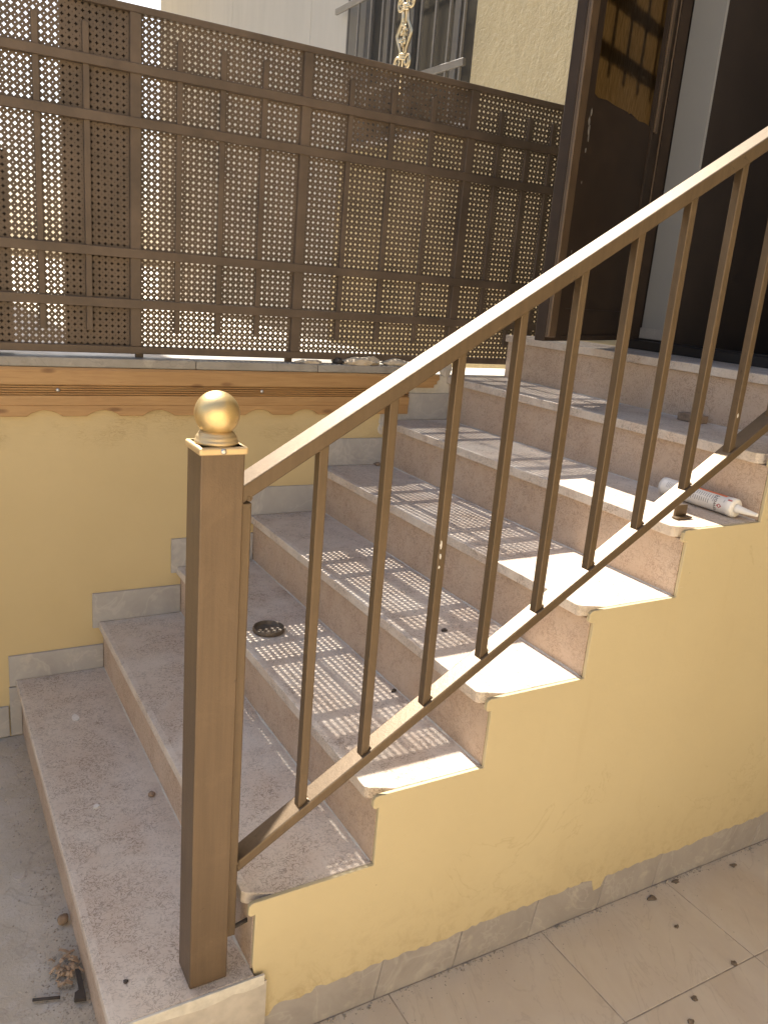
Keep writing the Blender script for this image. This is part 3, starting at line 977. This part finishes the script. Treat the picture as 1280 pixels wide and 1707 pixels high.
# handrail
tz = .0325
hp = [(px1 + .0006, hz(px1) - tz), (XE, hz(XE) - tz), (XE, hz(XE)), (px1 + .0006, hz(px1))]
MB().prism(hp, 'y', .0215, .0765).build('handrail', M_RAIL, rl, .003, seg=2)
lt = .0255
lp = [(px1 + .0205, lz(px1) - lt + .013), (XE, lz(XE) - lt), (XE, lz(XE)), (px1 + .0205, lz(px1) + .013)]
MB().prism(lp, 'y', .0235, .0665).build('lower_rail', M_RAIL, rl, .003, seg=2)
MB().box(px1 + .0006, px1 + .0203, .0225, .062, .252, hz(px1 + .01) - tz - .004).build('end_upright', M_RAIL, rl, .002)
# balusters: cut to the slope of both rails
def baluster(x):
    d = .0092
    m = MB()
    p = [(x - d, lz(x - d) - .002), (x + d, lz(x + d) - .002), (x + d, hz(x + d) - tz + .003), (x - d, hz(x - d) - tz + .003)]
    m.prism(p, 'y', .031, .051)
    return m
bxs = [.3835, .5185, .6575, .793, .932, 1.0685, 1.203, 1.341, 1.477, 1.613, 1.749]
for x in bxs:
    baluster(x).build('baluster', M_RAIL, rl, .0018, origin=(x, .041, lz(x)), seg=2)
# weld blobs at a few joints
wl = MB()
for x in bxs:
    wl.lump((x + .011, .041, lz(x + .011) + .002), (.005, .011, .004), .3, 1, int(x * 100))
wl.lump((px1 + .021, .024, lz(px1 + .02) - .008), (.004, .004, .008), .4, 1, 3)
wl.lump((px1 + .016, .0222, hz(px1 + .02) - tz - .001), (.005, .0015, .006), .4, 1, 5)
wl.build('weld', M_RAIL, rl)['kind'] = 'stuff'
# chipped paint on two balusters
ch = MB()
for x, z, q in ((.6525, 1.032, .009), (.6535, 1.008, .006), (.653, .985, .003), (1.474, 1.285, .005)):
    ch.lump((x, .0308, z), (.0022, .0008, q), .4, 1, int(z * 1000))
ch.build('paint_chip', M_CHIP, rl)['kind'] = 'stuff'
# pin from the end upright into the second riser, bracket on a tread
MB().tube([(px1 + .006, .036, .256), (px1 + .03, .036, .262), (.281, .036, .268)], .0042, 8).build('anchor_pin', M_DARKBIT, rl)
bk = MB()
bk.box(1.385, 1.425, .085, .092, 1.0215, 1.052)
bk.box(1.372, 1.425, .066, .0848, 1.0215, 1.026)
bk.build('foot_bracket', M_RAIL, rl, .001)
# upper end post on the landing
MB().box(XE + .0006, XE + .0756, py0, py1, step_z(7) + .0005, 2.33).build('newel_post', M_POST, rl, .003)
MB().box(XE - .0034, XE + .0796, py0 - .004, py1 + .004, 2.3302, 2.344).build('post_cap', M_CAP, rl, .004)

# ------------------------------------------------------------------ sealant tube
tb = thing('sealant_tube', 'white sealant cartridge with orange band and pointed nozzle lying on the sixth step', 'sealant tube', (1.553, .16, step_z(5)))
TR = .0235
tx, tzc = 1.5555, step_z(5) + TR + .0015
body = [(0, .276), (.019, .276), (.0205, .277), (TR + .0006, .279), (TR + .0006, .268), (TR, .266), (TR, .062), (TR + .0012, .060), (TR + .0012, .046), (TR - .002, .043), (.0135, .0425), (0, .0425)]
MB().lathe([(r, h) for r, h in body], (tx, 0, tzc), 40, 'y').build('cartridge', M_TUBEW, tb)
noz = [(0, .0424), (.0125, .0424), (.012, .036), (.0095, .032), (.0045, -.018), (.0042, -.019), (.0025, -.019), (0, -.017)]
MB().lathe(noz, (tx, 0, tzc), 24, 'y').build('nozzle', M_TUBEW, tb)
def patch(m, a0, a1, y0, y1, r, seg=10):
    """thin printed patch on the tube: angles measured from up (+z) towards -x"""
    v, f_ = [], []
    for i in range(seg + 1):
        a = a0 + (a1 - a0) * i / seg
        for yy in (y0, y1):
            v.append((tx - r * math.sin(a), yy, tzc + r * math.cos(a)))
    for i in range(seg):
        f_.append((2 * i, 2 * i + 1, 2 * i + 3, 2 * i + 2))
    m.add(v, f_, True)
pm = MB()
patch(pm, rad(-40), rad(18), .072, .168, TR + .0003)
pm.build('orange_band', M_ORANGE, tb)
ln = MB()
rn = random.Random(11)
for i in range(15):
    y = .112 + .0068 * i
    for s0 in (0, 1):
        a0_ = rad(34 + s0 * 34)
        patch(ln, a0_, a0_ + rad(rn.uniform(22, 31)), y, y + .0022, TR + .0003, 6)
for i in range(2):
    patch(ln, rad(36), rad(36 + 40 - 12 * i), .098 + i * .006, .100 + i * .006, TR + .0003, 6)
for i in range(4):
    patch(ln, rad(44 + i * 5), rad(47 + i * 5), .066, .0685, TR + .0003, 3)
for i in range(7):
    patch(ln, rad(40), rad(80), .222 + i * .005, .2235 + i * .005, TR + .0003, 6)
ln.build('small_print', M_INKG, tb)['kind'] = 'stuff'
rd = MB()
for (y, a, s_) in ((.078, 92, 10),):
    r_ = TR + .0004
    v = []
    for du, dv in ((-1, 0), (0, 1), (1, 0), (0, -1)):
        aa = rad(a + du * s_ * 1.4)
        v.append((tx - r_ * math.sin(aa), y + dv * .008, tzc + r_ * math.cos(aa)))
    rd.add(v, [(0, 1, 2, 3)])
patch(rd, rad(34), rad(44), .0465, .0595, TR + .0016, 4)
rd.build('red_emblem', M_RED, tb)
# vertical black word, bent round the tube
cu = bpy.data.curves.new('print_word', 'FONT')
cu.body = 'Flower'
cu.size = .0165
cu.extrude = 0
to = bpy.data.objects.new('print_word', cu)
col.objects.link(to)
dg = bpy.context.evaluated_depsgraph_get()
me = bpy.data.meshes.new_from_object(to.evaluated_get(dg))
bpy.data.objects.remove(to)
bm = bmesh.new()
bm.from_mesh(me)
bmesh.ops.subdivide_edges(bm, edges=[e_ for e_ in bm.edges if e_.calc_length() > .003], cuts=2)
for vtx in bm.verts:
    u, t_ = vtx.co.x, vtx.co.y
    a = rad(26) + u / TR
    r_ = TR + .0004
    vtx.co = Vector((tx - r_ * math.sin(a), .0875 + t_, tzc + r_ * math.cos(a))) - tb.location
bm.to_mesh(me)
bm.free()
me.materials.clear()
me.materials.append(M_INK)
to = bpy.data.objects.new('print_word', me)
col.objects.link(to)
to.parent = tb

# ------------------------------------------------------------------ small things lying about
def small(name, label, cat, mb, mat, loc, group=None, bevel=0.0):
    o = mb.build(name, mat, None, bevel, origin=loc, seg=1)
    return tag(o, label, cat, group)
z3 = step_z(2)
lid = MB().lathe([(0, .0012), (.040, .0012), (.0425, .003), (.0425, .0135), (.0445, .0150), (.0462, .0138), (.0462, .0085), (.0470, .0075), (.0468, .0042), (.0455, .0012), (.044, .0002), (0, .0002)], (.628, .825, z3), 48)
small('jar_lid', 'tarnished round metal jar lid lying upturned on the third step', 'jar lid', lid, M_LID, (.628, .825, z3))
small('stone', 'round brown stone lying against the bottom riser', 'stone', MB().lump((-.004, .508, FZ + .012), (.014, .013, .014), .12, .9, 2), M_STONE, (-.004, .508, FZ))
def flake(c, rx, ry, th, seed, n_=9):
    rn = random.Random(seed)
    p = []
    for i in range(n_):
        a = 2 * math.pi * i / n_
        q = rn.uniform(.65, 1.15)
        p.append((c[0] + rx * q * math.cos(a), c[1] + ry * q * math.sin(a)))
    return MB().prism(p, 'z', c[2], c[2] + th)
z1 = step_z(0)
small('paint_chip', 'large white paint flake on the lowest step near the wall', 'paint flake', flake((.132, 1.122, z1), .013, .022, .0025, 4), M_CHIP, (.132, 1.122, z1))
small('paint_chip', 'small square white chip in the middle of the lowest step', 'paint flake', flake((.104, .655, z1), .010, .011, .003, 9, 5), M_CHIP, (.104, .655, z1))
small('pebble', 'round pale pebble close to the second riser on the lowest step', 'pebble', MB().lump((.243, .648, z1 + .005), (.0095, .0095, .007), .1, .8, 8), M_STONE, (.243, .648, z1))
small('pebble', 'small dark pebble on the lowest step to the left of the end post', 'pebble', MB().lump((.048, .078, z1 + .002), (.005, .005, .003), .2, .8, 12), M_DARKBIT, (.048, .078, z1))
small('wood_block', 'small brown block lying on the seventh step against the riser', 'block', MB().box(1.80, 1.845, .405, .485, step_z(6) + .0008, step_z(6) + .024), M_STONE, (1.82, .44, step_z(6)), None, .002)
pm_ = MB()
for i_, (hh, g_) in enumerate(((.0012, 1.0), (.0026, .8))):
    ptsm = []
    for i in range(24):
        a = 2 * math.pi * i / 24
        ptsm.append((-.078 + .020 * g_ * math.cos(a), .735 + (.055 if math.sin(a) > 0 else .035) * g_ * math.sin(a)))
    pm_.prism(ptsm, 'z', FZ - .0042, FZ - .004 + hh)
small('mortar_patch', 'faint rounded patch of dried mortar on the concrete left of the steps', 'mortar patch', pm_, M_CONC, (-.078, .735, FZ))
sc = MB()
sc.prism([(-.020, .262), (.004, .255), (.006, .340), (-.004, .345), (-.006, .285), (-.016, .280)], 'z', FZ + .004, FZ + .012)
small('scrap_bracket', 'dark angled scrap of metal on the floor beside the bottom step', 'scrap', sc, M_DARKBIT, (-.01, .3, FZ))
small('stick', 'thin dark twig lying flat on the concrete left of the steps', 'twig', MB().tube([(-.098, .305, FZ + .004), (-.07, .296, FZ + .004), (-.045, .288, FZ + .004)], .0035, 7), M_DARKBIT, (-.07, .296, FZ))
rn = random.Random(21)
for i in range(26):
    x, y = -.022 + rn.gauss(0, .012), .355 + rn.gauss(0, .028)
    a = rn.uniform(0, 3.1)
    l_ = rn.uniform(.006, .016)
    zz = FZ + .004 + rn.uniform(0, .008)
    t2 = rn.uniform(-.5, .5)
    pts = [(x - l_ * math.cos(a), y - l_ * math.sin(a), zz), (x, y, zz + .004 + abs(t2) * .006), (x + l_ * math.cos(a + t2), y + l_ * math.sin(a + t2), zz + .002)]
    m = MB()
    d = Vector((-math.sin(a), math.cos(a), 0)) * rn.uniform(.002, .0042)
    v = []
    for q in pts:
        for s_ in (-1, 1):
            v.append((q[0] + s_ * d.x, q[1] + s_ * d.y, q[2]))
    for q in pts:
        for s_ in (-1, 1):
            v.append((q[0] + s_ * d.x, q[1] + s_ * d.y, q[2] + .0012))
    m.add(v, [(0, 1, 3, 2), (2, 3, 5, 4), (6, 8, 9, 7), (8, 10, 11, 9), (0, 2, 8, 6), (2, 4, 10, 8), (1, 7, 9, 3), (3, 9, 11, 5), (0, 6, 7, 1), (4, 5, 11, 10)])
    small('wood_shaving', 'curled wood shaving in the little heap on the floor against the bottom step', 'wood shaving', m, M_CHIPB, (x, y, FZ), 'wood shavings heaped against the bottom step')
# dry leaves and crumbs on the tiled floor
lv = [((1.42, -.039), (.017, .010), 'dark oval leaf on the tiles, nearest the middle of the yellow wall foot'),
      ((1.537, -.020), (.014, .008), 'dark leaf touching the grey base tiles'),
      ((1.403, -.142), (.008, .006), 'tiny black forked bit on the tiles below the oval leaf'),
      ((1.755, -.043), (.014, .008), 'dark leaf on the tiles at the far right by the base tiles'),
      ((1.259, -.322), (.009, .009), 'dark clod in the middle of a front tile'),
      ((1.439, -.292), (.009, .009), 'dark clod lying on a tile joint'),
      ((1.199, -.362), (.009, .008), 'dark clod at the bottom edge of the tiled floor')]
for i, ((x, y), (a, b), lab) in enumerate(lv):
    if i in (4, 5, 6):
        small('clod', lab, 'clod', MB().lump((x, y, FZ + .002), (a * .85, b * .85, .0038), .35, .6, 40 + i), M_LEAF, (x, y, FZ))
    else:
        small('dry_leaf', lab, 'leaf', MB().lump((x, y, FZ + .0015), (a * .9, b * .9, .0028), .3, .5, 50 + i), M_LEAF, (x, y, FZ))
for (x, y, k, lab, sz) in ((.902, .333, 3, 'dark pebble in the middle of the fourth step', .010), (.815, .255, 3, 'dark pebble at the front of the fourth step', .006),
                           (.792, .372, 2, 'dark pebble on the third step by the riser', .008)):
    small('pebble', lab, 'pebble', MB().lump((x, y, step_z(k) + .003), (sz, sz * .6, .0045), .25, .8, int(x * 999)), M_DARKBIT, (x, y, step_z(k)))
small('pebble', 'dark pebble in the wall corner of the fifth step', 'pebble', MB().lump((1.285, 1.405, step_z(4) + .005), (.013, .012, .008), .25, .7, 91), M_STONE, (1.285, 1.405, step_z(4)))
# mortar rubble on the coping under the fence
for i, (x, y, r_, lab) in enumerate(((1.00, W + .02, (.05, .03, .010), 'flat grey mortar crumb on the coping under the fence, leftmost of the rubble'),
                                     (1.12, W + .035, (.022, .03, .016), 'dark lump of rubble on the coping under the fence'),
                                     (1.21, W + .02, (.075, .035, .020), 'long pale lump of mortar on the coping under the fence'),
                                     (1.36, W + .03, (.055, .035, .017), 'pale lump of mortar nearest the end of the coping'))):
    small('mortar_lump', lab, 'rubble', MB().lump((x, y, 1.2225 + r_[2] * .55), r_, .22, .75, 60 + i), M_DARKBIT if i == 1 else M_RUBBLE, (x, y, 1.2165), 'mortar rubble on the coping')
# uncountable grit on floor and steps
gm = MB()
rn = random.Random(5)
def grain(x, y, z, s_):
    a = rn.uniform(0, 6.28)
    v = [(x + s_ * math.cos(a + q * 2.1), y + s_ * math.sin(a + q * 2.1), z) for q in range(3)] + [(x, y, z + s_ * rn.uniform(.5, 1.1))]
    gm.add(v, [(0, 1, 3), (1, 2, 3), (2, 0, 3), (2, 1, 0)])
for i in range(1500):
    y = rn.uniform(-.1, 1.4)
    x = .012 - abs(rn.gauss(0, .05))
    grain(x, y, FZ - .0035, rn.choice((.0006, .0009, .0012, .0012, .002, .003)))
for i in range(500):
    grain(-.025 + rn.gauss(0, .03), .33 + rn.gauss(0, .07), FZ - .0035, rn.choice((.0015, .002, .003)))
for i in range(700):
    k = rn.choice((0, 0, 1, 1, 2, 3, 4, 5))
    x = nose_x(k) + .012 + (T - .01) * (1 - abs(rn.gauss(0, .35)))
    if x < nose_x(k) + .01 or x > nose_x(k + 1) + .01:
        continue
    grain(x, rn.uniform(.05, W - .02), step_z(k), rn.choice((.0008, .0012, .0016, .0024)))
for i in range(160):
    grain(rn.uniform(.01, .25), W - .02 - abs(rn.gauss(0, .03)), step_z(0), rn.choice((.0012, .002)))
for i in range(420):
    x = rn.uniform(.33, 2.0)
    grain(x, -.006 - abs(rn.gauss(0, .006)), FZ, rn.choice((.0015, .002, .003, .0045)) * (1 if math.sin(x * 17) > -.3 else .5))
for i in range(420):
    x = rn.uniform(.33, 2.0)
    grain(x, -.013 - abs(rn.gauss(0, .012 if rn.random() < .6 else .08)), FZ, rn.choice((.0008, .0012, .002)))
o = gm.build('grit', M_GRIT)
o['kind'] = 'stuff'
